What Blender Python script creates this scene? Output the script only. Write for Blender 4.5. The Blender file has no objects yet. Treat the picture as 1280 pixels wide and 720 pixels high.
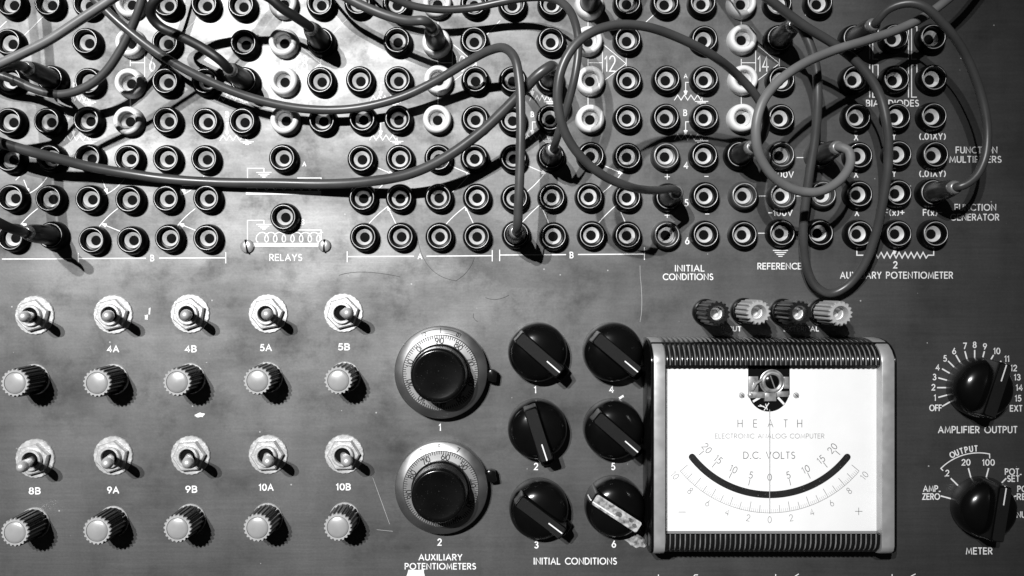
import bpy, math, random
from mathutils import Vector, Matrix
random.seed(7)
PI = math.pi
S = 0.0004            # metres per unit; one unit is about one photo pixel on the panel (0.4 mm)
D = 1020.0            # camera distance from the panel, in units
scn = bpy.context.scene
COL = scn.collection

# ------------------------------------------------------------------ camera, world, lamps, exposure
cd = bpy.data.cameras.new('camera'); cam = bpy.data.objects.new('camera', cd); COL.objects.link(cam)
cd.sensor_width = 36.0; cd.lens = 36.0 * D / 1280.0
cd.clip_start = 0.01; cd.clip_end = 50
cam.location = (0, -D * S, 0); cam.rotation_euler = (PI / 2, 0, 0)
scn.camera = cam
w = bpy.data.worlds.new('World'); scn.world = w; w.use_nodes = True
bg = w.node_tree.nodes['Background']; bg.inputs[0].default_value = (1, 1, 1, 1); bg.inputs[1].default_value = 0.012

def W(x, y, h=0.0):   # panel units (x right, y down, h out of the panel) -> world
    return Vector(((x - 640) * S, -h * S, (360 - y) * S))
def lamp(name, x, y, h, power):     # two gallery spotlights above and to the left, about 2.6 m away
    l = bpy.data.lights.new(name, 'SPOT'); l.energy = power; l.shadow_soft_size = 0.016
    l.spot_size = math.radians(20.8); l.spot_blend = 1.0
    o = bpy.data.objects.new(name, l); COL.objects.link(o); o.location = W(x, y, h)
    o.rotation_euler = (W(330, 440) - o.location).to_track_quat('-Z', 'Y').to_euler()
lamp('spotlight', -1720, -2110, 6000, 268)
lamp('spotlight', -1080, -2230, 6000, 246)
vs = scn.view_settings
vs.view_transform = 'Standard'; vs.look = 'None'; vs.exposure = 0.0; vs.gamma = 1.0
scn.cycles.max_bounces = 5
scn.cycles.caustics_reflective = False; scn.cycles.blur_glossy = 1.5

# ------------------------------------------------------------------ materials
def mat(name, base, rough=0.5, metal=0.0, var=0.12, vscale=60.0, bump=0.0, bscale=400.0, coat=0.0, aniso=0.0, spec=0.5,
        speck=0.0, obj_var=0.0):
    m = bpy.data.materials.new(name); m.use_nodes = True
    nt = m.node_tree; N = nt.nodes; L = nt.links
    p = N['Principled BSDF']
    p.inputs['Metallic'].default_value = metal
    p.inputs['Coat Weight'].default_value = coat; p.inputs['Coat Roughness'].default_value = 0.12
    p.inputs['Anisotropic'].default_value = aniso
    p.inputs['Specular IOR Level'].default_value = spec
    tc = N.new('ShaderNodeTexCoord')
    nz = N.new('ShaderNodeTexNoise'); nz.inputs['Scale'].default_value = vscale; nz.inputs['Detail'].default_value = 6
    L.new(tc.outputs['Object'], nz.inputs['Vector'])
    mr = N.new('ShaderNodeMapRange'); mr.inputs['From Min'].default_value = .3; mr.inputs['From Max'].default_value = .7
    mr.inputs['To Min'].default_value = base * (1 - var); mr.inputs['To Max'].default_value = base * (1 + var)
    L.new(nz.outputs['Fac'], mr.inputs['Value'])
    out = mr.outputs['Result']
    if obj_var:
        oi = N.new('ShaderNodeObjectInfo')
        m2 = N.new('ShaderNodeMapRange'); m2.inputs['To Min'].default_value = 1 - obj_var; m2.inputs['To Max'].default_value = 1 + obj_var
        L.new(oi.outputs['Random'], m2.inputs['Value'])
        mm = N.new('ShaderNodeMath'); mm.operation = 'MULTIPLY'; L.new(out, mm.inputs[0]); L.new(m2.outputs['Result'], mm.inputs[1])
        out = mm.outputs[0]
    if speck:
        n3 = N.new('ShaderNodeTexNoise'); n3.inputs['Scale'].default_value = 1500; n3.inputs['Detail'].default_value = 2
        L.new(tc.outputs['Object'], n3.inputs['Vector'])
        m3 = N.new('ShaderNodeMapRange'); m3.inputs['From Min'].default_value = .68; m3.inputs['From Max'].default_value = .76
        m3.inputs['To Min'].default_value = 0; m3.inputs['To Max'].default_value = speck
        L.new(n3.outputs['Fac'], m3.inputs['Value'])
        ad = N.new('ShaderNodeMath'); ad.operation = 'ADD'; L.new(out, ad.inputs[0]); L.new(m3.outputs['Result'], ad.inputs[1])
        out = ad.outputs[0]
    cb = N.new('ShaderNodeCombineColor')
    for i in range(3): L.new(out, cb.inputs[i])
    L.new(cb.outputs[0], p.inputs['Base Color'])
    r2 = N.new('ShaderNodeMapRange'); r2.inputs['From Min'].default_value = .3; r2.inputs['From Max'].default_value = .7
    r2.inputs['To Min'].default_value = max(.03, rough * .85); r2.inputs['To Max'].default_value = min(1, rough * 1.15)
    L.new(nz.outputs['Fac'], r2.inputs['Value']); L.new(r2.outputs['Result'], p.inputs['Roughness'])
    if bump:
        n2 = N.new('ShaderNodeTexNoise'); n2.inputs['Scale'].default_value = bscale; n2.inputs['Detail'].default_value = 4
        L.new(tc.outputs['Object'], n2.inputs['Vector'])
        b = N.new('ShaderNodeBump'); b.inputs['Strength'].default_value = bump; b.inputs['Distance'].default_value = 0.0004
        L.new(n2.outputs['Fac'], b.inputs['Height']); L.new(b.outputs['Normal'], p.inputs['Normal'])
    return m

def panel_material():
    m = bpy.data.materials.new('brushed_grey_panel'); m.use_nodes = True
    nt = m.node_tree; N = nt.nodes; L = nt.links
    p = N['Principled BSDF']
    tc = N.new('ShaderNodeTexCoord')
    def noise(scale, vec=None, detail=6, rough=.6):
        n = N.new('ShaderNodeTexNoise'); n.inputs['Scale'].default_value = scale; n.inputs['Detail'].default_value = detail
        n.inputs['Roughness'].default_value = rough
        L.new(vec if vec else tc.outputs['Object'], n.inputs['Vector']); return n.outputs['Fac']
    def rng(v, a, b, c, d):
        r = N.new('ShaderNodeMapRange'); L.new(v, r.inputs['Value'])
        for k, q in zip(('From Min', 'From Max', 'To Min', 'To Max'), (a, b, c, d)): r.inputs[k].default_value = q
        return r.outputs['Result']
    def math_(op, a, b):
        q = N.new('ShaderNodeMath'); q.operation = op
        for i, v in enumerate((a, b)):
            if isinstance(v, (int, float)): q.inputs[i].default_value = v
            else: L.new(v, q.inputs[i])
        return q.outputs[0]
    mp = N.new('ShaderNodeMapping'); mp.inputs['Scale'].default_value = (1, 30, 1); L.new(tc.outputs['Object'], mp.inputs['Vector'])
    streak = noise(22, mp.outputs['Vector'], 4)
    mp2 = N.new('ShaderNodeMapping'); mp2.inputs['Scale'].default_value = (1, 2.2, 1); L.new(tc.outputs['Object'], mp2.inputs['Vector'])
    mp3 = N.new('ShaderNodeMapping'); mp3.inputs['Scale'].default_value = (1.6, .45, 1); L.new(tc.outputs['Object'], mp3.inputs['Vector'])
    blotch = noise(11, mp2.outputs['Vector'], 8, .62)
    grime = noise(42, None, 8, .7)
    fine = noise(900, None, 3)
    base = math_('MULTIPLY', math_('MULTIPLY', rng(blotch, .3, .7, .54, 1.42), rng(streak, .3, .7, .96, 1.04)), PANEL_BASE)
    base = math_('MULTIPLY', base, math_('MULTIPLY', rng(grime, .50, .75, 1.0, .55), rng(noise(34, mp3.outputs['Vector'], 6, .6), .35, .7, 1.06, .84)))
    base = math_('MULTIPLY', base, rng(fine, .3, .7, .93, 1.07))
    # sparse paint flecks and dust specks lying on the metal
    vo = N.new('ShaderNodeTexVoronoi'); vo.inputs['Scale'].default_value = 120; L.new(tc.outputs['Object'], vo.inputs['Vector'])
    dot = math_('LESS_THAN', vo.outputs['Distance'], .05)
    sep = N.new('ShaderNodeSeparateColor'); L.new(vo.outputs['Color'], sep.inputs[0])
    keep = math_('GREATER_THAN', sep.outputs[0], .72)
    dot = math_('MULTIPLY', dot, keep)
    chips = rng(noise(260, None, 3, .7), .735, .765, 0, .8)
    fleck = math_('MAXIMUM', math_('MULTIPLY', dot, .8), chips)
    mx = N.new('ShaderNodeMix'); mx.data_type = 'FLOAT'; L.new(fleck, mx.inputs[0]); L.new(base, mx.inputs[2]); mx.inputs[3].default_value = .45
    cb = N.new('ShaderNodeCombineColor')
    for i in range(3): L.new(mx.outputs[0], cb.inputs[i])
    L.new(cb.outputs[0], p.inputs['Base Color'])
    L.new(rng(fleck, 0, 1, PANEL_METAL, 0), p.inputs['Metallic'])
    ro = math_('ADD', rng(blotch, .3, .7, PANEL_ROUGH + .075, PANEL_ROUGH - .075), rng(streak, .3, .7, -.012, .012))
    ro = math_('ADD', ro, rng(grime, .5, .75, 0, .10))
    L.new(ro, p.inputs['Roughness'])
    b = N.new('ShaderNodeBump'); b.inputs['Strength'].default_value = .07; b.inputs['Distance'].default_value = .0004
    L.new(math_('ADD', math_('MULTIPLY', streak, .45), math_('MULTIPLY', fine, .5)), b.inputs['Height']); L.new(b.outputs['Normal'], p.inputs['Normal'])
    return m
PANEL_BASE, PANEL_METAL, PANEL_ROUGH = .160, .970, .525

M = {}
M['panel'] = panel_material()
M['ink'] = mat('white_panel_print', .85, .55, var=.10, vscale=500)
M['black'] = mat('black_bakelite', .0035, .19, var=.3, bump=.02, spec=.35)
M['jackblack'] = mat('black_jack_moulding', .0035, .33, var=.3, spec=.12)
M['blackmatte'] = mat('black_plastic', .007, .38, var=.3, bump=.05, spec=.4)
M['greyplastic'] = mat('faded_grey_plastic', .05, .35, var=.2)
M['white'] = mat('white_nylon', .82, .42, var=.04)
M['rim'] = mat('pale_rim', .62, .35, metal=.3, var=.25, vscale=300)  # thin ring, paler than the jack moulding under it
M['sleeve'] = mat('nickel_sleeve', .74, .45, metal=.35, var=.15, vscale=250, obj_var=.12)
M['chrome'] = mat('plated_lever', .72, .40, metal=.6, var=.12, bump=.05)
M['nut'] = mat('plated_nut', .60, .38, metal=.5, var=.14, vscale=300, bump=.25, bscale=900)
M['knobgrey'] = mat('grey_knob_ring', .36, .5, var=.1, bump=.05)
M['cap'] = mat('aluminium_cap', .44, .30, metal=.35, var=.1, vscale=120)
M['alu'] = mat('satin_aluminium', .42, .36, metal=.93, var=.12, vscale=90, aniso=.5)
M['alu_scale'] = mat('satin_aluminium_scale', .42, .40, metal=.8, var=.06)
M['knobtop'] = mat('black_dial_knob', .004, .20, var=.4, bump=.08, bscale=250, speck=.05)
M['bar'] = mat('matt_black_bar', .009, .55, var=.15, bump=.08, bscale=900, speck=.03, spec=.2)
M['paintline'] = mat('white_paint_line', .8, .5, var=.05)
M['cable'] = mat('grey_rubber_cable', .062, .36, var=.18, vscale=70, bump=.05, obj_var=.1, spec=.6)
M['cablepale'] = mat('pale_grey_rubber_cable', .17, .42, var=.14, vscale=70, bump=.05)
M['cablemid'] = mat('dark_grey_rubber_cable', .065, .45, var=.12, vscale=70, bump=.04)
M['cabledark'] = mat('black_rubber_cable', .014, .5, var=.2, bump=.04)
M['plug'] = mat('black_plug_handle', .010, .33, var=.4, vscale=120, bump=.12, bscale=300)
M['plugred'] = mat('dark_plug_handle', .03, .30, var=.3, vscale=120, bump=.1, bscale=300)
M['collar'] = mat('plug_collar', .35, .3, metal=.5, var=.2)
M['bezel'] = mat('meter_trim', .50, .40, metal=.5, var=.10, vscale=160, bump=.08)
M['rib'] = mat('black_ribbed_cover', .008, .20, var=.3, spec=.8)
M['ribglint'] = mat('painted_rib_highlight', .20, .6, var=.4, vscale=200, spec=.4)  # pale tone standing in for the highlight lines on the ribs
M['dial'] = mat('white_dial_card', .86, .6, var=.02)
M['dialink'] = mat('grey_dial_print', .10, .7, var=.1, spec=.05)
M['dialfaint'] = mat('pale_dial_print', .20, .7, var=.1, spec=.05)
M['dialdark'] = mat('dark_dial_arc', .016, .35, var=.3, speck=.25)
M['needle'] = mat('needle_metal', .45, .4)
M['brass'] = mat('movement_metal', .45, .35, metal=.6, var=.4, vscale=300)
M['dark'] = mat('recess_black', .003, .8, spec=.1)
M['screw'] = mat('screw_head', .6, .35, metal=.6, var=.15)
M['postlight'] = mat('pale_post_cap', .42, .45, var=.1)
M['postdark'] = mat('dark_post_cap', .012, .34, var=.2)
M['tape'] = mat('dirty_white_tape', .34, .6, var=.8, vscale=420)
M['smear'] = mat('chalky_residue', .24, .8, var=.9, vscale=420)
M['grime'] = mat('tape_grime', .10, .7, var=.6, vscale=500)
M['engrave'] = mat('black_engraving', .012, .8, spec=.05)
M['scratch'] = mat('scratch_bare', .4, .5, var=.3)
M['hair'] = mat('dark_hairline', .02, .6)

# ------------------------------------------------------------------ mesh helpers (units, local x right, y up, z out of the panel)
class MB:
    def __init__(s): s.v = []; s.f = []
    def add(s, vs, fs):
        o = len(s.v); s.v += [tuple(v) for v in vs]; s.f += [tuple(i + o for i in f) for f in fs]; return s
    def lathe(s, prof, n=32, at=(0, 0), rmod=None, cap=True):
        vs = []; fs = []
        for (r, z) in prof:
            for k in range(n):
                a = 2 * PI * k / n
                rr = r if rmod is None else r + rmod(a, z, r)
                vs.append((at[0] + rr * math.cos(a), at[1] + rr * math.sin(a), z))
        for i in range(len(prof) - 1):
            for k in range(n):
                k2 = (k + 1) % n
                fs.append((i * n + k, i * n + k2, (i + 1) * n + k2, (i + 1) * n + k))
        if cap:
            fs.append(tuple((len(prof) - 1) * n + k for k in range(n)))
        return s.add(vs, fs)
    def torus(s, R, r, z, n=40, m=8, at=(0, 0)):
        vs = []; fs = []
        for k in range(n):
            a = 2 * PI * k / n
            for j in range(m):
                b = 2 * PI * j / m; q = R + r * math.cos(b)
                vs.append((at[0] + q * math.cos(a), at[1] + q * math.sin(a), z + r * math.sin(b)))
        for k in range(n):
            for j in range(m):
                fs.append((k * m + j, ((k + 1) % n) * m + j, ((k + 1) % n) * m + (j + 1) % m, k * m + (j + 1) % m))
        return s.add(vs, fs)
    def loft(s, rings, cap=True):            # rings: equal-length closed loops, bottom to top
        n = len(rings[0]); vs = [p for r in rings for p in r]; fs = []
        for i in range(len(rings) - 1):
            for k in range(n):
                k2 = (k + 1) % n
                fs.append((i * n + k, i * n + k2, (i + 1) * n + k2, (i + 1) * n + k))
        if cap:
            fs.append(tuple((len(rings) - 1) * n + k for k in range(n)))
            fs.append(tuple(reversed(range(n))))
        return s.add(vs, fs)
    def prism(s, poly, z0, z1, bev=0.0):     # poly counter-clockwise in x, y
        def inset(d):
            n = len(poly); out = []
            for i in range(n):
                p0, p1, p2 = Vector(poly[i - 1]), Vector(poly[i]), Vector(poly[(i + 1) % n])
                a = (p1 - p0).normalized(); b = (p2 - p1).normalized()
                na = Vector((-a.y, a.x)); nb = Vector((-b.y, b.x)); q = na + nb
                q = q / max(.3, q.dot(na)) if q.length > 1e-6 else na
                out.append(p1 + q * d)
            return out
        rings = [[(p[0], p[1], z0) for p in poly]]
        if bev:
            rings.append([(p[0], p[1], z1 - bev) for p in poly])
            q = inset(bev * .35); rings.append([(p[0], p[1], z1 - bev * .3) for p in q])
            q = inset(bev); rings.append([(p[0], p[1], z1) for p in q])
        else:
            rings.append([(p[0], p[1], z1) for p in poly])
        return s.loft(rings)
    def box(s, x0, x1, y0, y1, z0, z1, bev=0.0):
        return s.prism([(x0, y0), (x1, y0), (x1, y1), (x0, y1)], z0, z1, bev)
    def tube(s, pts, rad, n=14, cap=True):
        P = [Vector(p) for p in pts]; vs = []; fs = []
        T = [(P[min(i + 1, len(P) - 1)] - P[max(i - 1, 0)]).normalized() for i in range(len(P))]
        u = T[0].cross(Vector((0.31, 0.2, 0.93)))
        if u.length < .05: u = T[0].cross(Vector((1, 0, 0)))
        u.normalize()
        for i, p in enumerate(P):
            u = (u - T[i] * u.dot(T[i])).normalized(); v = T[i].cross(u)
            r = rad(i / (len(P) - 1)) if callable(rad) else rad
            for k in range(n):
                a = 2 * PI * k / n; vs.append(p + (u * math.cos(a) + v * math.sin(a)) * r)
        for i in range(len(P) - 1):
            for k in range(n):
                k2 = (k + 1) % n; fs.append((i * n + k, i * n + k2, (i + 1) * n + k2, (i + 1) * n + k))
        if cap:
            fs.append(tuple((len(P) - 1) * n + k for k in range(n))); fs.append(tuple(reversed(range(n))))
        return s.add(vs, fs)
    zi = 0
    def ribbon(s, pts, wd, z=0.2, closed=False, zf=None):
        P = [Vector((p[0], p[1])) for p in pts]
        Q = [P[0]]
        for p in P[1:]:
            if (p - Q[-1]).length > 1e-4: Q.append(p)
        P = Q
        if len(P) < 2: return s
        n = len(P); vs = []; fs = []
        MB.zi = (MB.zi + 1) % 9; z = z + MB.zi * .012
        for i in range(n):
            a = P[i] - P[i - 1] if (i > 0 or closed) else P[1] - P[0]
            b = P[(i + 1) % n] - P[i] if (i < n - 1 or closed) else P[-1] - P[-2]
            a.normalize(); b.normalize()
            na = Vector((-a.y, a.x)); nb = Vector((-b.y, b.x)); q = na + nb
            q = q / max(.45, q.dot(na)) if q.length > .1 else na
            p = P[i]
            if not closed and i == 0: p = p - b * wd * .35
            if not closed and i == n - 1: p = p + a * wd * .35
            for e in (1, -1):
                c = p + q * (wd / 2) * e
                vs.append((c.x, c.y, (zf(c.length) if zf else 0) + z))
        for i in range(n if closed else n - 1):
            j = (i + 1) % n
            fs.append((2 * i, 2 * i + 1, 2 * j + 1, 2 * j))
        return s.add(vs, fs)
    def mesh(s, name, m, sharp=35):
        me = bpy.data.meshes.new(name)
        me.from_pydata([(x * S, y * S, z * S) for (x, y, z) in s.v], [], s.f)
        me.validate(); me.materials.append(M[m])
        for p in me.polygons: p.use_smooth = True
        me.set_sharp_from_angle(angle=math.radians(sharp))
        return me

R90 = Matrix.Rotation(PI / 2, 4, 'X')
def place(o, x, y, h=0, rz=0):
    o.matrix_world = Matrix.Translation(W(x, y, h)) @ R90 @ Matrix.Rotation(rz, 4, 'Z')
def thing(name, x, y, label, cat, group=None, rz=0, h=0):
    o = bpy.data.objects.new(name, None); COL.objects.link(o); o.empty_display_size = .004
    place(o, x, y, h, rz); tag(o, label, cat, group); return o
def tag(o, label, cat, group=None):
    o['label'] = label; o['category'] = cat
    if group: o['group'] = group
def part(name, mb, m, parent, label=None, sharp=35):
    o = bpy.data.objects.new(name, mb if isinstance(mb, bpy.types.Mesh) else mb.mesh(name, m, sharp)); COL.objects.link(o); o.parent = parent
    if label: o['label'] = label
    return o
def dup(root, x, y, label, rz=0, tilt=None):
    r = root.copy(); COL.objects.link(r); place(r, x, y, 0, rz); r['label'] = label
    for ch in root.children:
        c = ch.copy(); COL.objects.link(c); c.parent = r
        for g in ch.children:
            d = g.copy(); COL.objects.link(d); d.parent = c
    return r
def un(px, py, h):    # where a point seen at photo position (px, py) and standing h off the panel really is
    k = (D - h) / D
    return 640 + (px - 640) * k, 360 + (py - 360) * k

# ------------------------------------------------------------------ single-stroke lettering
def arc(cx, cy, rx, ry, a0, a1, n=10):
    return [(cx + rx * math.cos(math.radians(a0 + (a1 - a0) * i / n)), cy + ry * math.sin(math.radians(a0 + (a1 - a0) * i / n))) for i in range(n + 1)]
G = {
 'A': (.78, [[(0, 0), (.39, 1), (.78, 0)], [(.13, .33), (.65, .33)]]),
 'B': (.56, [[(0, 0), (0, 1), (.28, 1)] + arc(.28, .76, .24, .24, 90, -90, 8) + [(0, .52)], [(.28, .52)] + arc(.28, .26, .28, .26, 90, -90, 8) + [(0, 0)]]),
 'C': (.78, [arc(.5, .5, .5, .5, 48, 312, 16)]),
 'D': (.70, [[(0, 0), (0, 1), (.22, 1)] + arc(.22, .5, .48, .5, 90, -90, 12) + [(0, 0)]]),
 'E': (.50, [[(.5, 0), (0, 0), (0, 1), (.5, 1)], [(0, .52), (.46, .52)]]),
 'F': (.48, [[(0, 0), (0, 1), (.48, 1)], [(0, .5), (.44, .5)]]),
 'G': (.92, [arc(.5, .5, .5, .5, 48, 355, 16) + [(.6, .46)]]),
 'H': (.66, [[(0, 0), (0, 1)], [(.66, 0), (.66, 1)], [(0, .52), (.66, .52)]]),
 'I': (.06, [[(.03, 0), (.03, 1)]]),
 'J': (.4, [[(.4, 1), (.4, .2)] + arc(.2, .2, .2, .2, 0, -180, 8)]),
 'K': (.6, [[(0, 0), (0, 1)], [(.58, 1), (.02, .45)], [(.2, .6), (.6, 0)]]),
 'L': (.44, [[(0, 1), (0, 0), (.44, 0)]]),
 'M': (.86, [[(0, 0), (.1, 1), (.43, .15), (.76, 1), (.86, 0)]]),
 'N': (.70, [[(0, 0), (0, 1), (.7, 0), (.7, 1)]]),
 'O': (.98, [arc(.49, .5, .49, .5, 90, 450, 22)]),
 'P': (.54, [[(0, 0), (0, 1), (.28, 1)] + arc(.28, .73, .26, .27, 90, -90, 8) + [(0, .46)]]),
 'R': (.56, [[(0, 0), (0, 1), (.28, 1)] + arc(.28, .74, .26, .26, 90, -90, 8) + [(0, .48)], [(.24, .48), (.56, 0)]]),
 'S': (.52, [arc(.26, .75, .22, .25, 40, 270, 10) + arc(.26, .25, .26, .25, 90, -140, 10)]),
 'T': (.52, [[(0, 1), (.52, 1)], [(.26, 1), (.26, 0)]]),
 'U': (.62, [[(0, 1), (0, .31)] + arc(.31, .31, .31, .31, 180, 360, 10) + [(.62, 1)]]),
 'V': (.70, [[(0, 1), (.35, 0), (.7, 1)]]),
 'W': (1.0, [[(0, 1), (.25, 0), (.5, .9), (.75, 0), (1, 1)]]),
 'X': (.64, [[(0, 0), (.6, 1)], [(.04, 1), (.64, 0)]]),
 'Y': (.62, [[(0, 1), (.31, .46), (.62, 1)], [(.31, .46), (.31, 0)]]),
 'Z': (.56, [[(0, 1), (.56, 1), (0, 0), (.56, 0)]]),
 'x': (.46, [[(0, 0), (.44, .62)], [(.02, .62), (.46, 0)]]),
 '0': (.60, [arc(.3, .5, .3, .5, 90, 450, 18)]),
 '1': (.22, [[(0, .8), (.18, 1), (.18, 0)]]),
 '2': (.54, [arc(.27, .72, .27, .28, 165, -35, 9) + [(0, 0), (.54, 0)]]),
 '3': (.52, [arc(.25, .76, .23, .24, 150, -90, 9), arc(.25, .27, .27, .27, 90, -150, 10)]),
 '4': (.60, [[(.44, 0), (.44, 1), (0, .28), (.6, .28)]]),
 '5': (.52, [[(.46, 1), (.13, 1), (.06, .56)] + arc(.24, .31, .28, .31, 115, -140, 10)]),
 '6': (.56, [arc(.28, .30, .28, .30, 90, 450, 14), [(.04, .40), (.36, 1)]]),
 '7': (.54, [[(0, 1), (.54, 1), (.18, 0)]]),
 '8': (.54, [arc(.27, .77, .22, .23, 90, 450, 12), arc(.27, .27, .27, .27, 90, 450, 14)]),
 '9': (.56, [arc(.28, .70, .28, .30, 90, 450, 14), [(.52, .60), (.2, 0)]]),
 '(': (.22, [arc(.5, .45, .5, .62, 130, 230, 8)]),
 ')': (.22, [arc(-.28, .45, .5, .62, 50, -50, 8)]),
 '.': (.08, [[(0, .02), (.09, .02)]]),
 '+': (.6, [[(0, .5), (.6, .5)], [(.3, .2), (.3, .8)]]),
 '-': (.5, [[(0, .5), (.5, .5)]]),
 ' ': (.34, []),
}
def write(mb, txt, cx, cy, h, wd=None, wt=None, rot=0.0, z=.2, gap=.30, zf=None, sx=1.0):
    wt = wt or h * .17; gap = gap * 1.0
    tot = sum(G[c][0] for c in txt) + gap * (len(txt) - 1)
    k = h * sx
    if wd: k = wd / tot
    ca, sa = math.cos(rot), math.sin(rot); x = -tot * k / 2
    for c in txt:
        gw, st = G[c]
        for s in st:
            pts = []
            for (a, b) in s:
                lx = x + a * k; ly = (b - .5) * h
                pts.append((cx + lx * ca - ly * sa, cy + lx * sa + ly * ca))
            if c == '.':
                a = pts[0]; pts = [(a[0], a[1] - .1 * wt), (a[0] + wt, a[1] - .1 * wt)]
                mb.ribbon(pts, wt * 1.1, z, zf=zf)
            else: mb.ribbon(pts, wt, z, zf=zf)
        x += (gw + gap) * k

# ------------------------------------------------------------------ the panel with its printing
panel = thing('control_panel', 640, 360, 'large grey brushed metal control panel carrying all the jacks, switches, knobs and meter', 'panel')
pm = MB(); pm.box(-800, 800, -520, 520, -8, 0)
part('panel_sheet', pm, 'panel', panel)
def lx(x): return x - 640
def ly(y): return 360 - y
def lab(txt, x, y, h=7.2, wd=None, wt=None, rot=0, sx=.95):
    mb = MB(); write(mb, txt, lx(x), ly(y), h, wd, wt or 1.32, rot, sx=sx)
    part('printed_lettering', mb, 'ink', panel)
def labs(items, name='printed_lettering'):
    mb = MB()
    for it in items: write(mb, it[0], lx(it[1]), ly(it[2]), it[3] if len(it) > 3 else 7.2, it[4] if len(it) > 4 else None, 1.3, sx=.95)
    part(name, mb, 'ink', panel)
def sym(lines, wd=1.1, name='printed_symbol', m='ink'):
    mb = MB()
    for l in lines:
        ww = wd
        if isinstance(l[0], (int, float)): ww, l = l[0], l[1]
        mb.ribbon([(lx(x), ly(y)) for (x, y) in l], ww, .2)
    part(name, mb, m, panel)
for t, x, y in (('4A', 141.5, 436), ('4B', 238.5, 436), ('5A', 332.5, 434.5), ('5B', 430, 433.5), ('8B', 43.5, 613.5), ('9A', 141.5, 612.5),
                ('9B', 239.2, 611.5), ('10A', 332.8, 609), ('10B', 429.3, 608.5)):
    lab(t, x, y, 7.4, wd=13.5 if len(t) == 2 else 17, wt=1.6)
for t, x, y in (('1', 550, 534), ('2', 549.5, 677.5), ('1', 669, 487), ('4', 764.5, 486.5), ('2', 670, 583), ('5', 766.5, 583), ('3', 670.5, 681),
                ('6', 767.3, 680), ('4', 857.5, 206.5), ('5', 858, 253.5), ('6', 859, 301), ('2', 1119, 331)):
    lab(t, x, y, 7.8, wt=1.5)
labs([('AUXILIARY', 550.5, 696.5, 7, 53.5), ('POTENTIOMETERS', 550.5, 707.8, 7, 88)])
labs([('INITIAL CONDITIONS', 719, 701.3, 7.6, 103)])
labs([('INITIAL', 862, 335.3, 7.2, 36), ('CONDITIONS', 860, 346, 7.2, 62)])
labs([('REFERENCE', 974.3, 332.7, 7.2, 54)])
labs([('RELAYS', 357.3, 321.8, 7.6, 40)])
lab('A', 380.5, 205, 5, wt=1.3); lab('B', 378.6, 277.5, 6, wt=1.3)
labs([('FUNCTION', 1220.5, 187.5, 7.4, 51), ('MULTIPLIERS', 1219.2, 199.2, 7.4, 64)])
labs([('FUNCTION', 1219, 259.2, 7.4, 51), ('GENERATOR', 1218.2, 271.5, 7.4, 60)])
labs([('BIAS DIODES', 1115.5, 129, 7.4, 65)])
for y in (171.5, 218):
    lab('X', 1070, y); lab('Y', 1117.5, y - 1); lab('(.01XY)', 1165.5, y - 1, 7.2, wd=32)
lab('X', 1071, 266); lab('F(x)+', 1118, 265.6, 7.2, wd=24); lab('F(x)-', 1165.5, 265.6, 7.2, wd=23)
lab('AUXILIARY POTENTIOMETER', 1120.5, 344, 7.6, wd=140)
lab('+100V', 976.5, 218.3, 7, wd=30); lab('-100V', 975.5, 266, 7, wd=29)
lab('INPUT', 914, 411, 5.4, wd=24, wt=1.25); lab('EXTERNAL', 1001.5, 411, 5.4, wd=43, wt=1.25)
for x, y, t in ((834, 221, '+'), (883, 220.5, '-'), (834, 269, '+'), (884, 267.5, '-')): lab(t, x, y, 10 if t == '+' else 9, wt=1.0, sx=1)
lab('A', 857, 95, 5, wt=1); lab('B', 856.5, 141, 7, wt=1.3); lab('B', 665.5, 143, 6, wt=1.2); lab('B', 284, 143, 6.5, wt=1.3)
lab('AMPLIFIER OUTPUT', 1222, 537, 7.8, wd=98); lab('METER', 1223.8, 688.6, 7.6, wd=32)
# amplifier output scale
AC = (1218.2, 484.5)
mb = MB()
names = ['OFF'] + [str(i) for i in range(1, 16)] + ['EXT']
pos = [(1169.3, 509.8), (1168.6, 497), (1166.6, 484), (1168, 471.2), (1172, 459), (1181.2, 448), (1192.5, 438.8), (1206, 432.4), (1218.2, 431), (1231, 433), (1246, 438.7), (1258.5, 448.3), (1267, 460), (1271.5, 471.5), (1274, 484.3), (1272.5, 497.8), (1270, 510.4)]
for i, (t, p) in enumerate(zip(names, pos)):
    a = math.radians(210 - 15 * i); c, s_ = math.cos(a), math.sin(a)
    mb.ribbon([(lx(AC[0]) + 33.5 * c, ly(AC[1]) + 33.5 * s_), (lx(AC[0]) + 46.5 * c, ly(AC[1]) + 46.5 * s_)], 1.7, .2)
    write(mb, t, lx(p[0]), ly(p[1]), 7.0, None if len(t) < 3 else 14.5, 1.3, sx=.95)
part('printed_scale', mb, 'ink', panel)
MC = (1223, 632.5)
mb = MB()
for a in (165, 135, 105, 75, 45, 15, -15):
    a = math.radians(a); c, s_ = math.cos(a), math.sin(a)
    mb.ribbon([(lx(MC[0]) + 35 * c, ly(MC[1]) + 35 * s_), (lx(MC[0]) + 48.5 * c, ly(MC[1]) + 48.5 * s_)], 1.7, .2)
for t, x, y, wd in (('AMP.', 1164.3, 610.7, 20), ('ZERO', 1163.8, 620.6, 21), ('2', 1184, 591.2, None), ('20', 1207.4, 577.8, 10), ('100', 1235.5, 578, 14.5),
                    ('POT.', 1266, 589.5, 19), ('SET', 1266.5, 598.2, 14.5), ('POT.', 1281.5, 611, 19), ('REF.', 1281, 620.8, 19), ('NULL', 1281, 643.2, 20)):
    write(mb, t, lx(x), ly(y), 7, wd, 1.3, sx=.95)
for i, c in enumerate('OUTPUT'):
    a = math.radians(117 - i * 4.9)
    write(mb, c, lx(MC[0]) + 72 * math.cos(a), ly(MC[1]) + 72 * math.sin(a), 6.6, wt=1.4, rot=a - PI / 2, sx=.86)
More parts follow.
